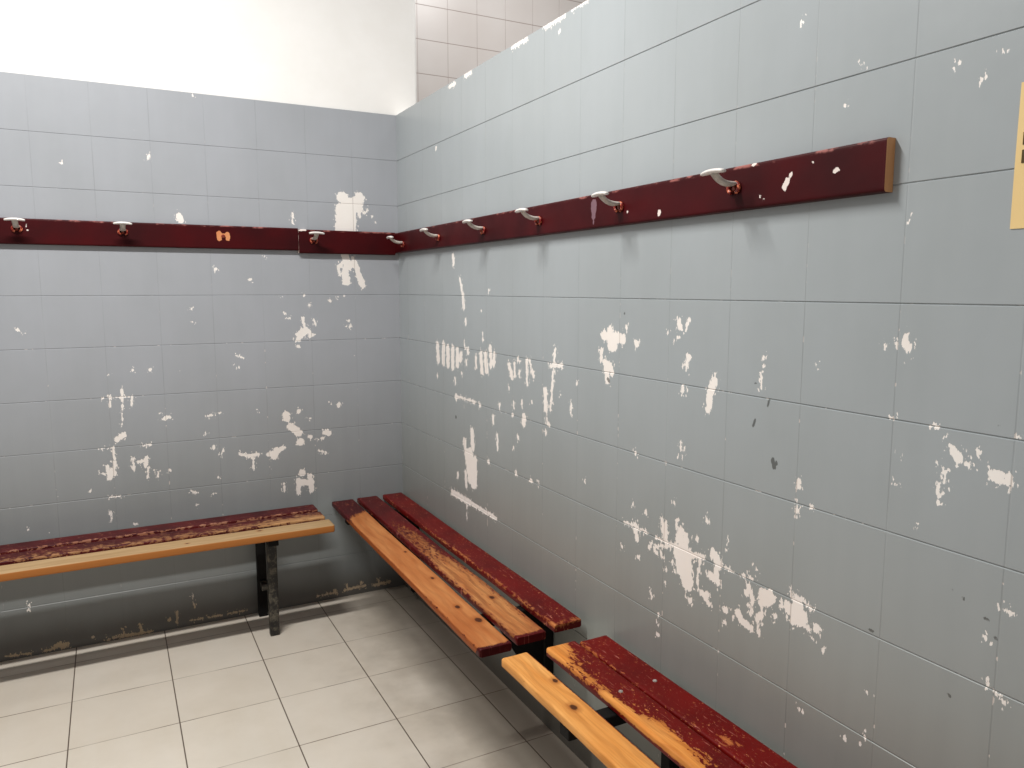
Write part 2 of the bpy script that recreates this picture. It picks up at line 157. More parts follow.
# ------------------------------------------------------------------ materials
def wall_material(name, axis, seed, hi, lo):
    n = NT(name)
    p = n.pos(); c = n.xyz(p)
    u, z = c[axis], c[2]
    chip, hj, vj, sc = n.attr('chip'), n.attr('joint_h'), n.attr('joint_v'), n.attr('scuff')
    # paint: cool grey, greener and darker lower down, a little different tile by tile
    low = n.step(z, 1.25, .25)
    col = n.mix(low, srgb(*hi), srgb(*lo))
    big = n.noise(n.scale(p, (1, 1, .6), (seed, 0, 0)), 3.2, 4, .6)
    col = n.mix(n.rng(big, .3, .7, .0, .16), col, srgb(118, 122, 116))
    streak = n.noise(n.scale(p, (26, 26, .9), (0, seed, 0)), 1.0, 2)
    col = n.mix(n.rng(streak, .35, .75, 0, .035), col, srgb(205, 207, 205))
    col = n.mix(n.math('MULTIPLY', n.step(z, .36, .14), .35), col, srgb(88, 90, 88))  # low strip darkened further, bench shade put into the wall colour
    # brown grime near the floor, deepened to put under-bench shade into the colour
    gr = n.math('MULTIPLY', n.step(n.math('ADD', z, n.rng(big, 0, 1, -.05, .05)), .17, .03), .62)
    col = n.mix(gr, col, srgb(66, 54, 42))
    # joints: painted over, groove shade put into their colour, with specks broken out along them
    jn = n.noise(p, 9, 2)
    hjm = n.math('MULTIPLY', hj, n.rng(jn, .35, .65, .16, .50))
    col = n.mix(hjm, col, srgb(64, 66, 64))
    vjm = n.math('MULTIPLY', vj, n.rng(n.noise(p, 4, 2), .35, .65, .02, .24))
    col = n.mix(vjm, col, srgb(86, 88, 86))
    # paint chips: ragged, brushed vertically
    rag = n.noise(n.scale(p, (1, 1, .34)), 210, 3, .65)
    rag2 = n.noise(n.scale(p, (1, 1, .6)), 70, 2, .5)
    e = n.math('ADD', chip, n.rng(rag, .25, .75, -.0046, .0040))
    e = n.math('ADD', e, n.rng(rag2, .25, .75, -.0046, .0046))
    mask = n.step(e, -.0004, .0006)
    spat = n.noise(n.scale(p, (1, 1, .6), (seed, 4, 2)), 120, 2, .5)
    mask = n.math('MAXIMUM', mask, n.math('MULTIPLY', n.step(n.math('ADD', spat, n.math('MULTIPLY', chip, 8)),   .565, .59), n.step(chip, -.013, -.009)))
    # tiny scattered flecks
    v = n.voro(n.scale(p, (1, 1, .8), (seed, seed, 0)), 26)
    rnd = n.xyz(v['Color'])
    fl = n.math('MULTIPLY', n.step(v['Distance'], n.math('MULTIPLY', rnd[1], .085), n.math('MULTIPLY', rnd[1], .055)), n.math('GREATER_THAN', rnd[0], .90))
    band = n.math('MULTIPLY', n.step(z, 1.45, 1.15), n.step(z, .25, .42))
    fl = n.math('MULTIPLY', fl, n.math('ADD', n.math('MULTIPLY', band, .9), .1))
    js = n.noise(n.scale(p, (1, 1, 1), (seed, 1, 2)), 42, 2)
    jfl = n.math('MULTIPLY', n.step(js, .64, .67), n.step(n.math('MAXIMUM', hj, n.math('MULTIPLY', vj, .6)), .15, .35))
    jfl = n.math('MULTIPLY', jfl, n.math('ADD', n.math('MULTIPLY', band, .8), .2))
    m2 = n.math('MAXIMUM', mask, n.math('MAXIMUM', fl, jfl))
    bare = n.mix(n.step(z, .2, .06), srgb(250, 244, 238), srgb(178, 156, 126))
    bare = n.mix(n.math('MULTIPLY', n.math('MAXIMUM', hj, vj), .45), bare, srgb(120, 100, 88))
    bare = n.mix(n.rng(big, .4, .7, 0, .25), bare, srgb(226, 206, 194))
    col = n.mix(m2, col, bare)
    col = n.mix(n.step(n.math('ADD', sc, n.rng(rag, .25, .75, -.002, .002)), -.0008, .0008), col, n.mix(.25, srgb(66, 66, 62), col))
    h = n.math('SUBTRACT', n.math('MULTIPLY', n.noise(p, 11, 2), .6), n.math('MULTIPLY', m2, .25))
    n.bump(h, .35, .004)
    return n.done(col, n.rng(m2, 0, 1, .34, .5), .5)

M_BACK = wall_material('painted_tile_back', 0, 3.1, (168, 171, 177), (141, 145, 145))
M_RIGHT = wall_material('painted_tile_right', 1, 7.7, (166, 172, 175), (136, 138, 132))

def plaster_material():
    n = NT('white_plaster'); p = n.pos()
    a = n.noise(p, 5, 5, .6)
    col = n.mix(n.rng(a, .3, .7, 0, .5), srgb(250, 248, 245), srgb(240, 237, 232))
    v = n.voro(n.scale(p, (1, 1, 2.2)), 4.5); r = n.xyz(v['Color'])
    mk = n.math('MULTIPLY', n.step(v['Distance'], .07, .03), n.math('GREATER_THAN', r[0], .75))
    col = n.mix(n.math('MULTIPLY', mk, .35), col, srgb(170, 165, 160))
    n.bump(n.noise(p, 45, 4, .6), .25, .003)
    return n.done(col, .75, .25)
M_PLASTER = plaster_material()

def cream_material():
    n = NT('cream_tile'); p = n.pos(); c = n.xyz(p)
    def ln(x, off, w):
        f = n.math('FRACT', n.math('DIVIDE', n.math('SUBTRACT', x, off), w))
        d = n.math('MULTIPLY', n.math('MINIMUM', f, n.math('SUBTRACT', 1, f)), w)
        return n.step(d, .0026, .0012)
    jz, jx = ln(c[2], CREAM_Z, .2), ln(c[0], CREAM_X, .2)
    a = n.noise(p, 2.5, 3)
    col = n.mix(n.rng(a, .3, .7, 0, 1), srgb(222, 216, 212), srgb(212, 204, 199))
    col = n.mix(n.math('MULTIPLY', jx, .45), col, srgb(140, 118, 110))
    col = n.mix(n.math('MULTIPLY', jz, .85), col, srgb(140, 118, 110))
    n.bump(n.math('SUBTRACT', 1, n.math('MAXIMUM', jz, jx)), .4, .002)
    return n.done(col, .3, .5)
CREAM_X, CREAM_Z = .752 - .2 * 3, 2.728 - .2 * 5
M_CREAM = cream_material()

def floor_material():
    n = NT('floor_tile'); p = n.pos(); c = n.xyz(p)
    T = .32135; TY = .3145
    def ln(x, off, w, a, b):
        f = n.math('FRACT', n.math('DIVIDE', n.math('SUBTRACT', x, off), w))
        d = n.math('MULTIPLY', n.math('MINIMUM', f, n.math('SUBTRACT', 1, f)), w)
        return n.step(d, a, b)
    jx = ln(c[0], -1.38436 - T * 6, T, .0026, .0011)
    jy = ln(c[1], -.457 - TY * 12, TY, .0026, .0010)
    fl = n.t.nodes.new('ShaderNodeVectorMath'); fl.operation = 'FLOOR'
    n.put(fl.inputs[0], n.scale(p, (1 / T, 1 / TY, 1), ((1.38436 + T * 6) / T, (.457 + TY * 12) / TY, 0)))
    wn = n.t.nodes.new('ShaderNodeTexWhiteNoise'); n.put(wn.inputs[0], fl.outputs[0])
    a = n.noise(p, 3.0, 5, .6); b = n.noise(n.scale(p, (6, 1, 1)), 2.2, 3)
    col = n.mix(n.rng(a, .3, .7, 0, 1), srgb(220, 211, 198), srgb(205, 195, 180))
    col = n.mix(n.rng(b, .4, .7, 0, .35), col, srgb(214, 207, 196))
    col = n.mix(n.math('MULTIPLY', wn.outputs[0], .22), col, srgb(188, 176, 160))
    # walked-in dirt along the benches on the right and in the corner
    dirt = n.math('MULTIPLY', n.step(n.math('ADD', c[0], n.rng(n.noise(p, 4.5, 4, .6), .2, .8, -.22, .22)), -.58, -.03), .5)
    col = n.mix(dirt, col, srgb(112, 98, 80))
    col = n.mix(n.math('MULTIPLY', jx, .9), col, srgb(64, 46, 34))
    brk = n.rng(n.noise(p, 5, 2), .35, .6, .3, .85)
    col = n.mix(n.math('MULTIPLY', jy, brk), col, srgb(84, 64, 50))
    n.bump(n.math('SUBTRACT', n.math('MULTIPLY', n.noise(p, 8, 2), .4), n.math('MAXIMUM', jx, jy)), .25, .002)
    return n.done(col, n.rng(a, .3, .7, .32, .48), .4)
M_FLOOR = floor_material()

def rail_material():
    n = NT('maroon_gloss_paint'); p = n.pos()
    a = n.noise(p, 6, 3); col = n.mix(n.rng(a, .3, .7, 0, 1), srgb(70, 6, 11), srgb(50, 4, 8))
    rag = n.noise(p, 170, 2)
    def m(name, lo=-.0008, hi=.0008):
        return n.step(n.math('ADD', n.attr(name), n.rng(rag, .25, .75, -.0018, .0018)), lo, hi)
    edge = n.math('MULTIPLY', n.attr('edge'), n.step(n.noise(n.scale(p, (1, 1, 2)), 24, 4, .6), .50, .64))
    col = n.mix(n.math('MULTIPLY', edge, .6), col, srgb(190, 120, 112))
    col = n.mix(n.math('MULTIPLY', m('film'), .6), col, srgb(150, 120, 130))
    col = n.mix(m('bare'), col, n.mix(n.rng(a, .3, .7, 0, 1), srgb(226, 160, 110), srgb(190, 96, 60)))
    col = n.mix(m('chip'), col, srgb(235, 222, 214))
    v = n.voro(p, 34); r = n.xyz(v['Color'])
    fl = n.math('MULTIPLY', n.step(v['Distance'], .07, .04), n.math('GREATER_THAN', r[0], .94))
    col = n.mix(n.math('MULTIPLY', fl, .7), col, srgb(190, 130, 120))
    n.bump(n.noise(p, 30, 3), .12, .003)
    return n.done(col, n.rng(a, .3, .7, .42, .52), .16)
M_RAIL = rail_material()

def endgrain_material():
    n = NT('bare_end_wood'); p = n.pos()
    a = n.noise(n.scale(p, (60, 20, 6)), 2, 3)
    return n.done(n.mix(a, srgb(222, 168, 118), srgb(198, 138, 90)), .6, .3)
M_END = endgrain_material()

def wood_material(name, light, mid, dark, red, red_dark, knots=(), seed=0.0, grain=1.0, scratch=.5, side=None, flake=.8):
    """worn painted plank: red paint left where 'wear' is low, bare pine where it is high; grain along local X"""
    n = NT(name); o = n.objc()
    q = n.scale(o, (1, 1, 1), (seed * 3.7, seed * 1.3, seed))
    wv = n.noise(n.scale(q, (1.3, 9, 9)), 3.2, 3, .55)
    fine = n.noise(n.scale(q, (5, 150, 150)), 1.6, 3, .6)
    w = n.t.nodes.new('ShaderNodeTexWave'); w.bands_direction = 'Y'
    n.put(w.inputs['Vector'], n.scale(q, (.7, 1, 1)))
    w.inputs['Scale'].default_value = 9; w.inputs['Distortion'].default_value = 7; w.inputs['Detail'].default_value = 2
    w.inputs['Detail Scale'].default_value = .8
    col = n.mix(n.rng(wv, .3, .7, 0, 1), light, mid)
    col = n.mix(n.math('MULTIPLY', n.step(w.outputs['Fac'], .55, .95), .30 * grain), col, dark)
    col = n.mix(n.rng(fine, .45, .75, 0, .42 * grain), col, dark)
    blot = n.noise(q, 5.5, 3)
    col = n.mix(n.rng(blot, .45, .75, 0, .35), col, mid)
    kn = None
    for (kx, ky, r) in knots:
        d = n.t.nodes.new('ShaderNodeVectorMath'); d.operation = 'LENGTH'
        s = n.t.nodes.new('ShaderNodeMapping'); n.put(s.inputs[0], o)
        s.inputs['Location'].default_value = (-kx / 1.6, -ky, 0); s.inputs['Scale'].default_value = (1 / 1.6, 1, 0)
        n.put(d.inputs[0], s.outputs[0])
        dd = n.math('ADD', d.outputs['Value'], n.rng(n.noise(o, 120, 2), .2, .8, -.0015, .0015))
        halo = n.step(dd, r * 2.1, r * .9); core = n.step(dd, r, r * .55)
        col = n.mix(n.math('MULTIPLY', halo, .5), col, srgb(150, 78, 30))
        col = n.mix(n.math('MULTIPLY', core, .9), col, srgb(52, 16, 10))
    nz = n.xyz(n.t.nodes.new('ShaderNodeNewGeometry').outputs['Normal'])[2]
    if side: col = n.mix(n.step(nz, .75, .35), col, side)
    # paint
    wear = n.attr('wear')
    g1 = n.noise(n.scale(q, (8, 42, 42)), 3.0, 4, .7)
    g2 = n.noise(n.scale(q, (1, 1.6, 1)), 34, 4, .65, 1.5)
    e = n.math('ADD', wear, n.math('ADD', n.rng(g1, .25, .75, -.36, .36), n.rng(g2, .25, .75, -.46, .46)))
    mask = n.step(e, .46, .54)
    rcol = n.mix(n.rng(n.noise(q, 7, 4, .6), .3, .7, 0, 1), red, red_dark)
    # thin scratches through the paint
    sn = n.noise(n.scale(q, (5, 60, 1)), 4, 2, .5, .6)
    fine_s = n.noise(n.scale(q, (14, 40, 1)), 9, 2, .5, .9)
    sm = n.math('MULTIPLY', n.math('MAXIMUM', n.step(sn, .67, .72), n.step(fine_s, .68, .73)), scratch)
    rcol = n.mix(sm, rcol, srgb(196, 120, 104))
    # small flakes knocked out of the paint
    fk = n.noise(n.scale(q, (1, 1.5, 1)), 85, 3, .6)
    flk = n.math('MULTIPLY', n.step(fk, .635, .665), n.math('MULTIPLY', n.step(n.noise(q, 11, 2), .40, .60), flake))
    rcol = n.mix(flk, rcol, n.mix(.35, col, srgb(214, 140, 110)))
    # paint residue rubbed into the grain where the wood is only half bare
    res = n.math('MULTIPLY', n.step(n.math('ADD', wear, n.rng(g1, .25, .75, -.22, .22)), 1.0, .42), .55)
    col = n.mix(res, col, n.mix(.45, red, dark))
    full = n.mix(mask, rcol, col)
    n.bump(n.math('ADD', n.math('MULTIPLY', fine, .5), n.math('MULTIPLY', mask, -.5)), .35, .0015)
    return n.done(full, n.rng(mask, 0, 1, .42, .5), .17)

def steel_material():
    n = NT('dark_painted_steel'); p = n.pos()
    a = n.noise(p, 35, 5, .7); b = n.noise(p, 160, 3, .6)
    col = n.mix(n.step(a, .46, .66), srgb(34, 32, 30), srgb(98, 92, 80))
    col = n.mix(n.math('MULTIPLY', n.step(b, .58, .7), .5), col, srgb(130, 122, 104))
    n.bump(b, .3, .001)
    return n.done(col, .5, .5, .2)
M_STEEL = steel_material()
def black_steel():
    n = NT('black_steel'); p = n.pos()
    return n.done(n.mix(n.noise(p, 40, 3), srgb(9, 8, 8), srgb(20, 18, 17)), .7, .2)
M_BLACK = black_steel()

def plain(name, c1, c2, scale, rough, spec=.5, coat=0.0):
    n = NT(name); p = n.pos()
    return n.done(n.mix(n.rng(n.noise(p, scale, 4, .6), .3, .7, 0, 1), c1, c2), rough, spec, 0, coat)
M_CAP = plain('white_hook_enamel', srgb(244, 240, 236), srgb(230, 222, 216), 60, .3, .5, .3)
M_ARM = plain('worn_grey_hook_metal', srgb(214, 206, 198), srgb(172, 164, 154), 90, .35)
def base_mat():
    n = NT('worn_hook_base'); p = n.pos()
    a = n.noise(p, 130, 3, .6)
    col = n.mix(n.step(a, .50, .58), srgb(120, 18, 12), srgb(226, 128, 92))
    return n.done(col, .35, .5)
M_BASE = base_mat()
M_RUST = plain('rusty_screw', srgb(150, 60, 36), srgb(96, 34, 24), 200, .5)
M_SCREW = plain('grey_screw', srgb(188, 182, 176), srgb(120, 110, 104), 200, .35)
M_PAPER = plain('yellow_notice_paper', srgb(238, 208, 150), srgb(232, 200, 140), 6, .7, .2)
M_INK = plain('notice_lettering', srgb(92, 74, 40), srgb(76, 60, 34), 40, .7, .2)

# ------------------------------------------------------------------ the room
TOP = 2.2
Z_J = [TOP - .2 * i for i in range(1, 11)]
BX_J = [-1.41340 + .20101 * i for i in range(-5, 7)]
RY_J = [-(2.52996 + .20117 * i) for i in range(-12, 4)]

def depth_of(us, vs, uj, vj):
    gu, gv = joint_profile(us, uj), joint_profile(vs, vj)
    H = np.repeat(gv[None, :], len(us), 0); V = np.repeat(gu[:, None], len(vs), 1)
    return H, V

def lip(H, vs):
    # shade is painted on each horizontal joint's upper half, so its lower lip looks lit
    H = H.copy()
    for z in Z_J: H[:, np.abs(vs - (z - .0006)) < 1e-5] *= .12
    return H

# back wall, plane y = 0
us = stations(-1.80, 0.0, .0035, BX_J); vs = stations(0.0, TOP, .0035, Z_J)
us = np.concatenate([[-2.6], us])
H, V = depth_of(us, vs, BX_J, Z_J)
P = np.zeros((len(us), len(vs), 3)); P[..., 0] = us[:, None]; P[..., 2] = vs[None, :]
P[..., 1] = np.maximum(H * .0013, V * .0002); H = lip(H, vs)
rs = np.random.RandomState(5)
me = grid_mesh('wall_back', P, {'chip': field(us, vs, CHIP_BACK), 'joint_h': H, 'joint_v': V, 'scuff': np.full(H.shape, -.02)})
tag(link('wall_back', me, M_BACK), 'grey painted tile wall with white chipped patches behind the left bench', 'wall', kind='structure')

# right partition, plane x = 0, with its unseen far side, top and end
us = stations(-2.95, 0.0, .0035, RY_J); us = np.concatenate([[-3.6], us])
H, V = depth_of(us, vs, RY_J, Z_J)
P = np.zeros((len(us), len(vs), 3)); P[..., 1] = us[:, None]; P[..., 2] = vs[None, :]
P[..., 0] = np.maximum(H * .0017, V * .0003); H = lip(H, vs)
# the rim is slightly broken
rim = vs > TOP - .004
P[:, rim, 2] += (rs.rand(len(us), 1) - .6) * .002
me = grid_mesh('wall_right', P, {'chip': field(us, vs, CHIP_RIGHT), 'joint_h': H, 'joint_v': V, 'scuff': field(us, vs, SCUFF_RIGHT)}, flip=True)
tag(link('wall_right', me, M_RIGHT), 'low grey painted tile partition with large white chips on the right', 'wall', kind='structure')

def box_mesh(name, lo, hi, bevel=0.0, seg=2):
    bm = bmesh.new()
    bmesh.ops.create_cube(bm, size=1)
    for v in bm.verts:
        v.co = Vector([(lo[i] + hi[i]) / 2 + v.co[i] * (hi[i] - lo[i]) for i in range(3)])
    if bevel: bmesh.ops.bevel(bm, geom=bm.edges[:], offset=bevel, segments=seg, affect='EDGES', profile=.5)
    me = bpy.data.meshes.new(name); bm.to_mesh(me); bm.free()
    return me

tag(link('trim_partition_core', box_mesh('trim_partition_core', (.003, -3.6, 0), (.09, .004, TOP - .004)), M_PLASTER), kind='structure')
tag(link('wall_upper', box_mesh('wall_upper', (-2.6, .006, 0), (.108, .16, 4.2), .014, 3), M_PLASTER), 'bright white plaster wall above the grey tiles', 'wall', kind='structure')
tag(link('wall_far', box_mesh('wall_far', (.0, 1.15, 0), (6.5, 1.25, 6.0)), M_CREAM), 'cream tiled wall of the next room above the partition', 'wall', kind='structure')
tag(link('floor', box_mesh('floor', (-2.6, -3.6, -.06), (6.5, 1.25, 0)), M_FLOOR), 'beige square floor tiles with dark joints', 'floor', kind='structure')

# ------------------------------------------------------------------ planks
def rounded_profile(w, h, r, n_top, seg=3):
    """closed cross-section, counter-clockwise in (y, z), z = 0 is the top; the top run is subdivided"""
    pts = []
    def arc(cx, cy, a0, a1):
        for i in range(seg + 1):
            a = math.radians(a0 + (a1 - a0) * i / seg)
            pts.append((cx + r * math.cos(a), cy + r * math.sin(a)))
    arc(w / 2 - r, -h + r, -90, 0)
    arc(w / 2 - r, -r, 0, 90)
    for i in range(1, n_top): pts.append((w / 2 - r - (w - 2 * r) * i / n_top, 0.0))
    arc(-w / 2 + r, -r, 90, 180)
    arc(-w / 2 + r, -h + r, 180, 270)
    return pts

def plank_mesh(name, L, w, h, wear, r=.006, nx=160, n_top=14, dip=0.0, seed=0):
    prof = rounded_profile(w, h, r, n_top)
    xs = np.concatenate([[0, .0015, .004], np.linspace(.008, L - .008, nx), [L - .004, L - .0015, L]])
    m = len(prof)
    rnd = random.Random(seed)
    co, at = [], []
    ph = rnd.random() * 6
    for i, x in enumerate(xs):
        e = min(x, L - x)
        k = 1.0
        if e < .004: k = 1 - (.004 - e) / .004 * .10       # eased ends
        wob = .0007 * math.sin(x * 7 + ph) + .0004 * math.sin(x * 23 + ph)
        for (y, z) in prof:
            yy = y * (1 - (1 - k) * .5) + wob
            zz = (z + h / 2) * k - h / 2
            if z > -.001: zz -= dip * math.cos(min(1, abs(y) / (w / 2)) * 1.57)
            co.append((x, yy, zz)); at.append(wear(x / L, y / w + .5, z / h))
    faces = []
    for i in range(len(xs) - 1):
        for j in range(m):
            a, b = i * m + j, i * m + (j + 1) % m
            faces.append((a, b, b + m, a + m)[::-1])
    faces.append(tuple(range(m))); faces.append(tuple(range((len(xs) - 1) * m, len(xs) * m))[::-1])
    me = bpy.data.meshes.new(name); me.from_pydata(co, [], faces); me.update()
    bm = bmesh.new(); bm.from_mesh(me); bmesh.ops.recalc_face_normals(bm, faces=bm.faces[:]); bm.to_mesh(me); bm.free()
    for pl in me.polygons: pl.use_smooth = len(pl.vertices) == 4
    A = me.attributes.new('wear', 'FLOAT', 'POINT'); A.data.foreach_set('value', np.array(at, dtype=np.float32))
    return me

def sm(x, a, b):
    t = min(1, max(0, (x - a) / (b - a))); return t * t * (3 - 2 * t)

def tube(bm, p0, p1, wx, wy, bevel=.004):
    """square section bar from p0 to p1"""
    p0, p1 = Vector(p0), Vector(p1); d = p1 - p0; L = d.length; z = d.normalized()
    x = Vector((1, 0, 0)) if abs(z.x) < .9 else Vector((0, 1, 0))
    x = (x - z * x.dot(z)).normalized(); y = z.cross(x)
    r = bmesh.ops.create_cube(bm, size=1)
    for v in r['verts']:
        c = v.co.copy(); v.co = p0 + x * c.x * wx + y * c.y * wy + z * (c.z + .5) * L
    if bevel:
        ed = list({e for v in r['verts'] for e in v.link_edges})
        bmesh.ops.bevel(bm, geom=ed, offset=bevel, segments=2, affect='EDGES', profile=.5)

def bm_obj(name, bm, mat, parent=None, smooth=False):
    me = bpy.data.meshes.new(name); bm.to_mesh(me); bm.free()
    if smooth:
        for p in me.polygons: p.use_smooth = True
    return link(name, me, mat, parent)

LIGHT, MIDW, DARKW = srgb(226, 160, 92), srgb(198, 122, 58), srgb(128, 66, 26)
RED, REDD = srgb(114, 13, 9), srgb(86, 8, 7)
DRED, DREDD = srgb(88, 22, 24), srgb(60, 12, 16)
SEAT = .466; TH = .025

def bolt_head(bm, c, r=.006, h=.0025):
    res = bmesh.ops.create_cone(bm, cap_ends=True, segments=14, radius1=r, radius2=r * .8, depth=h)
    for v in res['verts']: v.co += Vector(c)

def bench(name, label, loc, rz, planks, bolts={}, skew={}):
    """planks: list of (offset y, x0, length, width, wear, material, seed); local +x runs along the bench"""
    root = empty(name, loc, rz)
    tag(root, label, 'bench', group='slatted wooden changing-room benches')
    for (oy, x0, L, w, wear, mat, seed, lab) in planks:
        pk = link('seat_plank', plank_mesh('seat_plank', L, w, .031 if seed < 20 else TH, wear, seed=seed, dip=.0008), mat, root)
        pk.location = (x0, oy, SEAT); pk.rotation_euler.z = skew.get(seed, 0)
        if lab: pk['label'] = lab
        for (sx, sy) in bolts.get(seed, ()):
            bm = bmesh.new(); bolt_head(bm, (sx - x0, sy - oy, -.0002)); bm_obj('bolt', bm, M_SCREW, pk)
    return root

# --- back bench along the left wall. local +x = world +x, y offsets negative = away from wall
B1X0, B1L = -2.03, 1.60
mA1 = wood_material('plank_back_bench_rear', srgb(206, 160, 130), srgb(190, 130, 96), srgb(120, 60, 40), DRED, DREDD, seed=1, scratch=.5)
mA2 = wood_material('plank_back_bench_middle', srgb(212, 170, 118), srgb(190, 140, 92), srgb(116, 64, 40), DRED, DREDD, seed=2, scratch=.6)
mA3 = wood_material('plank_back_bench_front', srgb(188, 158, 118), srgb(172, 140, 100), srgb(134, 100, 66), DRED, DREDD, seed=3, knots=((1.32, .02, .006), (1.05, -.01, .005)), grain=.6, side=srgb(172, 108, 54))
bench('slatted_bench', 'bench on black steel legs along the left wall, front slat bare pale wood', (0, 0, 0), 0, [
    (-.057, B1X0, B1L, .090, lambda u, v, z: .0 + .50 * sm(v, .16, .0) * (1 if z > -.3 else .2), mA1, 11, 'maroon rear slat with a worn pink front edge'),
    (-.184, B1X0, B1L, .092, lambda u, v, z: (.25 + .26 * sm(v, .65, .1) - .22 * sm(v, .6, 1) + .26 * sm(u, .7, .95)) if z > -.35 else -.3, mA2, 12, 'half-worn middle slat, maroon paint over bare wood'),
    (-.315, B1X0, B1L + .006, .094, lambda u, v, z: 1.6, mA3, 13, 'bare pale wooden front slat'),
])

def leg_frame(x, parent):
    # front leg, rear leg, head rail and a low tie
    bm = bmesh.new(); tube(bm, (x, -.252, 0), (x, -.252, SEAT - .031 - .03), .038, .03); bm_obj('leg', bm, M_STEEL, parent)
    bm = bmesh.new(); tube(bm, (x - .008, -.035, 0), (x - .008, -.035, SEAT - .031 - .03), .038, .03); bm_obj('leg', bm, M_BLACK, parent)
    bm = bmesh.new(); tube(bm, (x - .004, -.012, SEAT - .031 - .015), (x - .004, -.335, SEAT - .031 - .015), .04, .03, .003); bm_obj('head_rail', bm, M_BLACK, parent)
    bm = bmesh.new(); tube(bm, (x - .004, -.045, .15), (x - .004, -.10, .15), .03, .03, .003); bm_obj('stop_block', bm, M_STEEL, parent)
b1 = bpy.data.objects['slatted_bench']
leg_frame(-.66, b1); leg_frame(-1.80, b1)

def wall_bracket(s, parent, plate=True, low=.17):
    """black cantilever bracket in a bench standing along the right wall; local y+ is the wall side (wall at y=0)"""
    bm = bmesh.new(); tube(bm, (s, -.0005, SEAT - TH - .016), (s, -.332, SEAT - TH - .016), .04, .03, .003); bm_obj('bracket_arm', bm, M_BLACK, parent)
    bm = bmesh.new(); tube(bm, (s, -.019, low), (s, -.019, SEAT - TH - .032), .034, .034, .003); bm_obj('bracket_post', bm, M_BLACK, parent)
    if not plate: return
    bm = bmesh.new()
    pts = [(-.036, .14), (-.036, SEAT - TH - .033), (-.20, SEAT - TH - .033)]
    vs_ = []
    for dx in (-.005, .005): vs_.append([bm.verts.new((s + dx, y, z)) for (y, z) in pts])
    bm.faces.new(vs_[0][::-1]); bm.faces.new(vs_[1])
    for i in range(3):
        j = (i + 1) % 3
        bm.faces.new((vs_[0][i], vs_[0][j], vs_[1][j], vs_[1][i]))
    bmesh.ops.recalc_face_normals(bm, faces=bm.faces[:])
    bm_obj('gusset', bm, M_BLACK, parent)

# --- right wall benches: local +x = world -y (towards the camera), local +y = world +x (wall side)
RZ = -math.pi / 2
L2 = 1.60
mB1 = wood_material('plank_corner_bench_front', srgb(196, 130, 76), srgb(168, 96, 48), srgb(116, 64, 30), srgb(80, 10, 14), srgb(56, 6, 10), seed=4, side=srgb(150, 78, 36), knots=((.79, .028, .006), (1.075, .024, .0075), (1.327, .008, .0095), (1.44, .026, .013)), grain=.55)
mB2 = wood_material('plank_corner_bench_middle', srgb(202, 142, 86), srgb(178, 106, 56), srgb(96, 44, 22), srgb(98, 13, 13), srgb(68, 8, 10), seed=5, knots=((1.316, .012, .010),), grain=1.2)
mB3 = wood_material('plank_corner_bench_rear', srgb(208, 140, 84), srgb(184, 106, 56), srgb(110, 50, 26), srgb(110, 14, 12), srgb(80, 8, 9), seed=6, scratch=.8, flake=1.0)
def wB1(u, v, z):
    if z < -.35: return 1.0 if .16 < u < .985 else -.4
    w = sm(u + .05 * (v - .5), .115, .19) * 1.5 - .25
    w -= .7 * sm(v, .90, 1.0) * (u > .3); w -= .5 * sm(v, .10, .0)
    w -= 1.3 * sm(u, .985, 1.0)
    return w
def wB2(u, v, z):
    if z < -.3: return -.3
    w = -.2 + .74 * sm(u, .13, .40) + .40 * sm(u, .45, .74)
    w -= .62 * sm(v, .60, 1.0) * (1 - .5 * sm(u, .5, .7)); w -= .35 * sm(v, .16, .0)
    w -= 1.2 * sm(u, .988, 1.0)
    return w
def wB3(u, v, z):
    if z < -.3: return -.3
    w = -.05 + .16 * sm(u, .2, .5)
    w += .40 * sm(v, .16, .02) * sm(u, .18, .4)
    w += .35 * sm(u, .975, .99)
    return w
b2 = bench('slatted_bench', 'bench along the right wall reaching the corner, orange worn slats maroon at the far end', (0, 0, 0), RZ, [
    (-.2965, .012, L2 + .012, .099, wB1, mB1, 21, 'orange bare front slat with dark knots and one maroon end'),
    (-.1785, .008, L2, .095, wB2, mB2, 22, 'middle slat worn from maroon to bare grained wood'),
    (-.0555, .006, L2 - .018, .094, wB3, mB3, 23, 'maroon rear slat scratched along its front edge'),
], {}, {21: -.0132, 22: -.0118, 23: -.0058})
wall_bracket(.20, b2, True, .045); wall_bracket(1.385, b2)

mC1 = wood_material('plank_near_bench_front', srgb(236, 172, 98), srgb(216, 142, 68), srgb(150, 86, 36), RED, REDD, seed=7, knots=((.165, .026, .008), (.288, .002, .010)), grain=.8)
mC2 = wood_material('plank_near_bench_middle', srgb(238, 168, 92), srgb(220, 138, 62), srgb(140, 70, 26), srgb(112, 14, 8), srgb(84, 8, 7), seed=8, scratch=.6, grain=.8)
mC3 = wood_material('plank_near_bench_rear', srgb(226, 148, 84), srgb(200, 110, 56), srgb(120, 50, 24), srgb(114, 13, 8), srgb(88, 8, 7), seed=9, scratch=.65)
def wC1(u, v, z):
    if z < -.6: return 1.1 if v < .5 else .1
    return 1.5 - 1.9 * sm(v, .87, 1.0) - .55 * sm(v, .10, .0)
def wC2(u, v, z):
    if z < -.3: return -.25
    w = .10 + .34 * sm(v, .42, .12)
    w += .75 * sm(u, .075, .0) * sm(v, .85, .5) + .5 * sm(v, .26, .06) * sm(u, .15, .17)
    w += .75 * math.exp(-((u - .30) / .07) ** 2) * sm(v, .75, .35) + .5 * math.exp(-((u - .44) / .06) ** 2) * sm(v, .9, .45)
    w += .25 * math.exp(-((u - .06) / .08) ** 2) * sm(v, .7, .3)
    return w
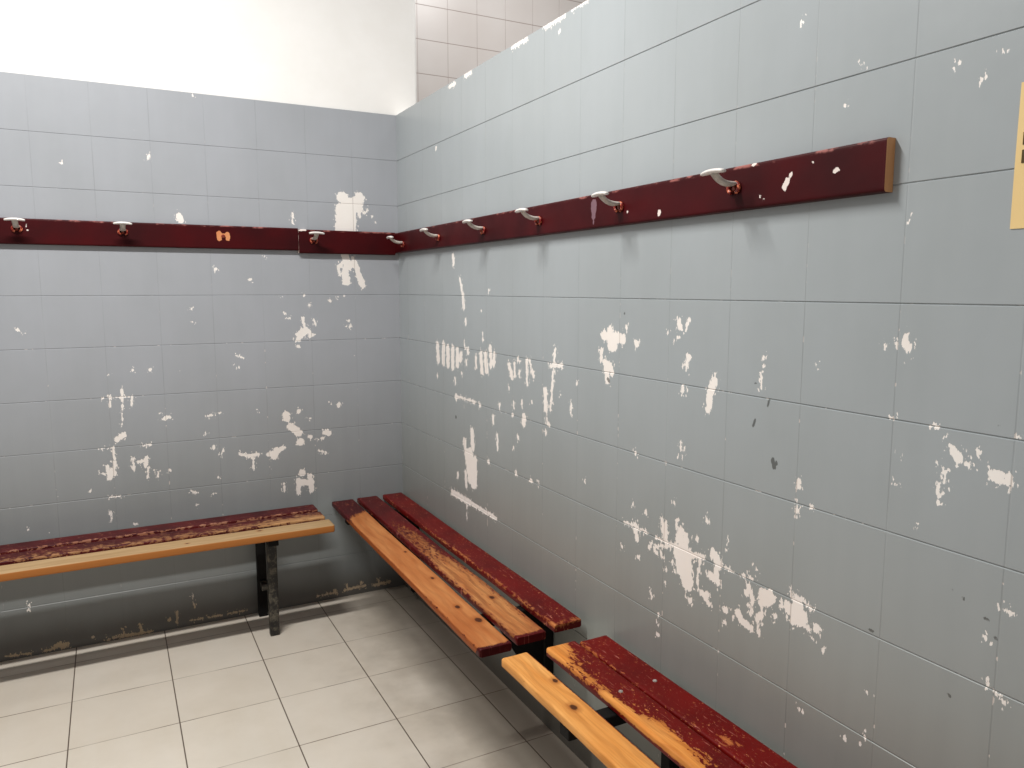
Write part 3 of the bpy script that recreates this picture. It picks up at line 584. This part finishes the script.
def wC3(u, v, z):
    if z < -.3: return -.25
    w = .06 + .34 * sm(v, .16, .0) * math.exp(-((u - .02) / .12) ** 2) + .16 * sm(v, .22, .04)
    w += .75 * math.exp(-(((u - .335) / .016) ** 2 + ((v - .32) / .13) ** 2))
    return w
b3 = bench('slatted_bench', 'nearest bench at the bottom edge, bare yellow front slat beside two scratched red slats', (0, 0, 0), RZ, [
    (-.297, 1.690, 1.60, .080, wC1, mC1, 31, 'bare yellowish front slat with two knots'),
    (-.157, 1.694, 1.60, .094, wC2, mC2, 32, 'middle slat, red paint flaking to bare wood at the front'),
    (-.0585, 1.706, 1.60, .091, wC3, mC3, 33, 'scratched dark red rear slat'),
], {32: [(1.972, -.158)], 33: [(1.971, -.054)]})
wall_bracket(1.995, b3, False); wall_bracket(3.05, b3, False, 0)

# ------------------------------------------------------------------ coat rails
def rail_mesh(name, L, hgt, th, chips=(), bare=(), film=()):
    """board along local +x, its back on local y = 0, front face at y = -th, z from 0 to hgt"""
    r = .005; seg = 4; prof = []
    prof.append((0, 0))
    for i in range(seg + 1):
        a = math.radians(180 + 90 * (1 - i / seg)); prof.append((-th + r + r * math.cos(a), r + r * math.sin(a)))
    nf = 22
    for i in range(1, nf): prof.append((-th, r + (hgt - 2 * r) * i / nf))
    for i in range(seg + 1):
        a = math.radians(180 - 90 * i / seg); prof.append((-th + r + r * math.cos(a), hgt - r + r * math.sin(a)))
    prof.append((0, hgt))
    xs = np.linspace(0, L, int(L / .004) + 2)
    pr = np.array(prof)
    G = np.zeros((len(xs), len(pr), 3)); G[..., 0] = xs[:, None]; G[..., 1] = pr[None, :, 0]; G[..., 2] = pr[None, :, 1]
    zz = np.maximum.accumulate(pr[:, 1] + np.arange(len(pr)) * 1e-9)
    edge = np.repeat(((pr[:, 1] > hgt - r * 1.05) & (pr[:, 0] < -.001)).astype(np.float32)[None, :], len(xs), 0)
    me = grid_mesh(name, G, {'chip': field(xs, zz, chips), 'bare': field(xs, zz, bare), 'film': field(xs, zz, film), 'edge': edge}, flip=True, smooth=True)
    return me

def rail(name, label, loc, rz, L, hgt, th, chips=(), bare=(), film=(), ends=(False, False)):
    root = empty(name, loc, rz); tag(root, label, 'coat rail', group='maroon coat rails')
    link('rail_board', rail_mesh('rail_board', L, hgt, th, chips, bare, film), M_RAIL, root)
    for k, x in enumerate((0, L)):
        bm = bmesh.new()
        r = .005
        pts = [(0, 0), (-th + r, 0), (-th + .0015, .0015), (-th, r), (-th, hgt - r), (-th + .0015, hgt - .0015), (-th + r, hgt), (0, hgt)]
        vv = [bm.verts.new((x, y, z)) for (y, z) in pts]; bm.faces.new(vv)
        bmesh.ops.recalc_face_normals(bm, faces=bm.faces[:])
        e = bm_obj('end_face', bm, M_END if ends[k] else M_RAIL, root)
        if ends[k]: e['label'] = 'bare pale wood end of the board'
    return root

# left wall, two lengths
ra = rail('coat_rail', 'long maroon coat rail on the left wall with two white hooks and a bare spot', (-2.1, 0, 1.590), 0, 2.1 - .456, .094, .020,
     chips=[(.655, .060, .660, .072, .0017), (.66, .05, .662, .052, .002)],
     bare=[(1.325, .041, 1.325, .062, .0095), (1.358, .041, 1.358, .060, .0085), (1.333, .058, 1.352, .058, .004)])
rb = rail('coat_rail', 'short maroon coat rail between the long left rail and the room corner', (-.455, 0, 1.579), 0, .433, .101, .023,
     chips=[(.012, .097, .03, .099, .004), (.002, .095, .01, .098, .003)])
# right wall: local +x = world -y; starts in the corner
rc = rail('coat_rail', 'maroon coat rail on the right wall with six white hooks and pale end', (0, 0, 1.588), -math.pi / 2, 2.502, .090, .022,
     chips=[(2.289, .040, 2.291, .044, .0066), (2.284, .034, 2.286, .03, .005), (2.297, .05, 2.30, .056, .0035), (2.40, .048, 2.404, .052, .0034), (2.396, .046, 2.41, .048, .002), (1.905, .015, 1.906, .018, .006), (2.223, .02, 2.224, .022, .0022), (2.232, .012, 2.234, .015, .002), (2.20, .086, 2.206, .087, .003), (1.78, .03, 1.78, .03, .003), (2.35, .07, 2.351, .07, .0025)],
     film=[(1.628, .064, 1.628, .05, .013), (1.628, .05, 1.627, .03, .0085), (1.627, .03, 1.627, .012, .003)], ends=(False, True))
# screw left in the bare spot
bm = bmesh.new()
bmesh.ops.create_cone(bm, cap_ends=True, segments=20, radius1=.0085, radius2=.006, depth=.004, matrix=Matrix.Translation((1.341, -.0215, .050)) @ Matrix.Rotation(math.pi / 2, 4, 'X'))
bmesh.ops.create_cube(bm, size=1, matrix=Matrix.Translation((1.341, -.0237, .050)) @ Matrix.Diagonal((.009, .0008, .0014, 1)))
bm_obj('screw', bm, M_RUST, ra)

# ------------------------------------------------------------------ coat hooks
def sweep(bm, pts, ws, hs, seg=10):
    """oval tube through pts (in the y-z plane); ws = half width along x, hs = half thickness"""
    rings = []
    for i, p in enumerate(pts):
        a = Vector(pts[max(0, i - 1)]); b = Vector(pts[min(len(pts) - 1, i + 1)])
        t = (b - a).normalized(); nrm = Vector((1, 0, 0)).cross(t)
        rings.append([bm.verts.new(Vector(p) + Vector((1, 0, 0)) * ws[i] * math.cos(2 * math.pi * k / seg) + nrm * hs[i] * math.sin(2 * math.pi * k / seg)) for k in range(seg)])
    for i in range(len(rings) - 1):
        for k in range(seg):
            l = (k + 1) % seg
            bm.faces.new((rings[i][k], rings[i][l], rings[i + 1][l], rings[i + 1][k]))
    bm.faces.new(rings[0][::-1]); bm.faces.new(rings[-1])
    bmesh.ops.recalc_face_normals(bm, faces=bm.faces[:])

def make_hook():
    """local: board face at y = 0, hook comes out along -y; z = 0 at the foot"""
    root = empty('coat_hook', (0, 0, 0))
    # foot: a ring plate with two ears and its screw
    bm = bmesh.new()
    N, n = 26, 8
    vs_ = []
    for i in range(N):
        a = math.radians(-58 + 296 * i / (N - 1))
        rr = .0125 + .0022 * math.cos(2 * a)
        row = []
        for k in range(n):
            b = 2 * math.pi * k / n
            q = rr + .0042 * math.cos(b)
            row.append(bm.verts.new((q * math.cos(a), -.0035 + -.0042 * math.sin(b), q * math.sin(a))))
        vs_.append(row)
    bm.faces.new(vs_[0]); bm.faces.new(vs_[-1][::-1])
    for i in range(N - 1):
        for k in range(n):
            bm.faces.new((vs_[i][k], vs_[(i + 1) % N][k], vs_[(i + 1) % N][(k + 1) % n], vs_[i][(k + 1) % n]))
    bmesh.ops.recalc_face_normals(bm, faces=bm.faces[:])
    foot = bm_obj('foot_ring', bm, M_BASE, root, True)
    bm = bmesh.new()
    bmesh.ops.create_cone(bm, cap_ends=True, segments=16, radius1=.0065, radius2=.0045, depth=.005, matrix=Matrix.Translation((0, -.002, -.001)) @ Matrix.Rotation(math.pi / 2, 4, 'X'))
    bm_obj('screw', bm, M_RUST, foot)
    # curved arm
    pts = [(0, -.002, .0095), (0, -.009, .0080), (0, -.020, .0072), (0, -.032, .0092), (0, -.043, .0135), (0, -.051, .0190), (0, -.057, .0245), (0, -.060, .0275)]
    bm = bmesh.new()
    sweep(bm, pts, [.0130, .0122, .0112, .0102, .0096, .0098, .0106, .012], [.004, .0052, .0062, .0064, .0062, .0058, .005, .004])
    bm_obj('arm', bm, M_ARM, root, True)
    # flat slightly bowed cap
    bm = bmesh.new()
    rings = []
    for i in range(17):
        t = i / 16 * 2 - 1
        x = t * .032
        w = .0105 * (1 - abs(t) ** 3.2 * .45); hh = .0050 * (1 - abs(t) ** 4 * .35)
        zc = .0300 - .0030 * t * t
        rings.append([bm.verts.new((x, -.061 + w * math.cos(2 * math.pi * k / 12), zc + hh * math.sin(2 * math.pi * k / 12))) for k in range(12)])
    for i in range(16):
        for k in range(12):
            bm.faces.new((rings[i][k], rings[i][(k + 1) % 12], rings[i + 1][(k + 1) % 12], rings[i + 1][k]))
    bm.faces.new(rings[0][::-1]); bm.faces.new(rings[-1])
    bmesh.ops.recalc_face_normals(bm, faces=bm.faces[:])
    bm_obj('hook_cap', bm, M_CAP, root, True)
    return root

def copy_tree(o, parent=None):
    c = o.copy(); COL.objects.link(c)
    if parent is not None: c.parent = parent
    for ch in list(o.children): copy_tree(ch, c)
    return c

proto = make_hook()
HOOKS = [
    (( -.022, -.128, 1.622), RZ, 'white coat hook right beside the room corner, on the right rail'),
    (( -.022, -.535, 1.627), RZ, 'second white coat hook from the corner on the right rail'),
    (( -.022, -.945, 1.628), RZ, 'third white coat hook from the corner on the right rail'),
    (( -.022, -1.334, 1.630), RZ, 'fourth white coat hook from the corner on the right rail'),
    (( -.022, -1.746, 1.633), RZ, 'fifth white coat hook from the corner, beside a grey drip mark on the right rail'),
    (( -.022, -2.152, 1.634), RZ, 'white coat hook nearest the pale cut end of the right rail'),
    ((-1.472, -.020, 1.645), 0, 'white coat hook at the left edge of the photo on the long left rail'),
    ((-1.126, -.020, 1.645), 0, 'white coat hook left of the bare spot on the long left rail'),
    (( -.392, -.023, 1.633), 0, 'white coat hook with an empty ring foot on the short left rail'),
]
for i, (loc, rz, lab) in enumerate(HOOKS):
    h = proto if i == 0 else copy_tree(proto)
    h.location = loc; h.rotation_euler = (0, 0, rz)
    tag(h, lab, 'coat hook', group='white coat hooks on the maroon rails')

# ------------------------------------------------------------------ yellow notice on the right wall
pn = empty('paper_sign', (0, -2.700, 1.513), RZ)
tag(pn, 'yellow paper notice on the right wall at the edge of the photo', 'notice')
bm = bmesh.new()
nu, nv = 12, 8
gr = [[bm.verts.new((.297 * i / nu, -.0006 - .0005 * (1 + math.sin(i * .9 + j * .5)), .2095 * j / nv)) for j in range(nv + 1)] for i in range(nu + 1)]
for i in range(nu):
    for j in range(nv): bm.faces.new((gr[i][j], gr[i + 1][j], gr[i + 1][j + 1], gr[i][j + 1]))
bm_obj('sheet', bm, M_PAPER, pn, True)
bm = bmesh.new()
def stroke(x0, z0, x1, z1):
    vv = [bm.verts.new((x, -.0022, z)) for (x, z) in ((x0, z0), (x1, z0), (x1, z1), (x0, z1))]; bm.faces.new(vv)
# first letters of two printed lines, as far as the frame shows them
stroke(.0090, .120, .0135, .138); stroke(.0135, .133, .0185, .138); stroke(.0135, .126, .0175, .130)
stroke(.0090, .094, .0140, .113); stroke(.0140, .108, .0190, .113); stroke(.0140, .101, .0190, .105); stroke(.0140, .094, .0190, .097)
bm_obj('lettering', bm, M_INK, pn)

# ------------------------------------------------------------------ light
def area(name, loc, rot, sx, sy, watts, col=(1, 1, 1), spread=180):
    l = bpy.data.lights.new(name, 'AREA'); l.shape = 'RECTANGLE'; l.size = sx; l.size_y = sy; l.energy = watts; l.color = col
    l.spread = math.radians(spread)
    o = bpy.data.objects.new(name, l); o.location = loc; o.rotation_euler = rot; COL.objects.link(o); return o
area('ceiling_tube_light', (-1.52, -1.52, 3.28), (0, 0, 0), 1.25, .10, LAMP, (1.0, .985, .955))
area('added_next_room_fill', (.9, -.2, 3.7), (math.radians(30), 0, 0), .8, .3, FILL, (1.0, .985, .97))  # unseen fill added to brighten the cream wall and the plaster edge
w = bpy.data.worlds.new('World'); SC.world = w; w.use_nodes = True
w.node_tree.nodes['Background'].inputs[0].default_value = (1.0, .985, .96, 1)
w.node_tree.nodes['Background'].inputs[1].default_value = AMB

# ------------------------------------------------------------------ camera
cam = bpy.data.cameras.new('camera'); co = bpy.data.objects.new('camera', cam); COL.objects.link(co)
cam.sensor_fit = 'HORIZONTAL'; cam.sensor_width = 36; cam.lens = 758.93386 / 1024 * 36
cam.clip_start = .02
yaw, pitch, roll = .48671, -.12422, -.00039
fw = Vector((math.sin(yaw) * math.cos(pitch), math.cos(yaw) * math.cos(pitch), math.sin(pitch)))
rt = Vector((math.cos(yaw), -math.sin(yaw), 0)); up = rt.cross(fw)
r2 = rt * math.cos(roll) + up * math.sin(roll); u2 = -rt * math.sin(roll) + up * math.cos(roll)
M = Matrix((r2, u2, -fw)).transposed().to_4x4(); M.translation = (-1.19224, -3.36852, 1.42459)
co.matrix_world = M
SC.camera = co
SC.view_settings.view_transform = 'Standard'
SC.view_settings.look = 'None'
SC.view_settings.exposure = 0.0
SC.view_settings.gamma = 1.0
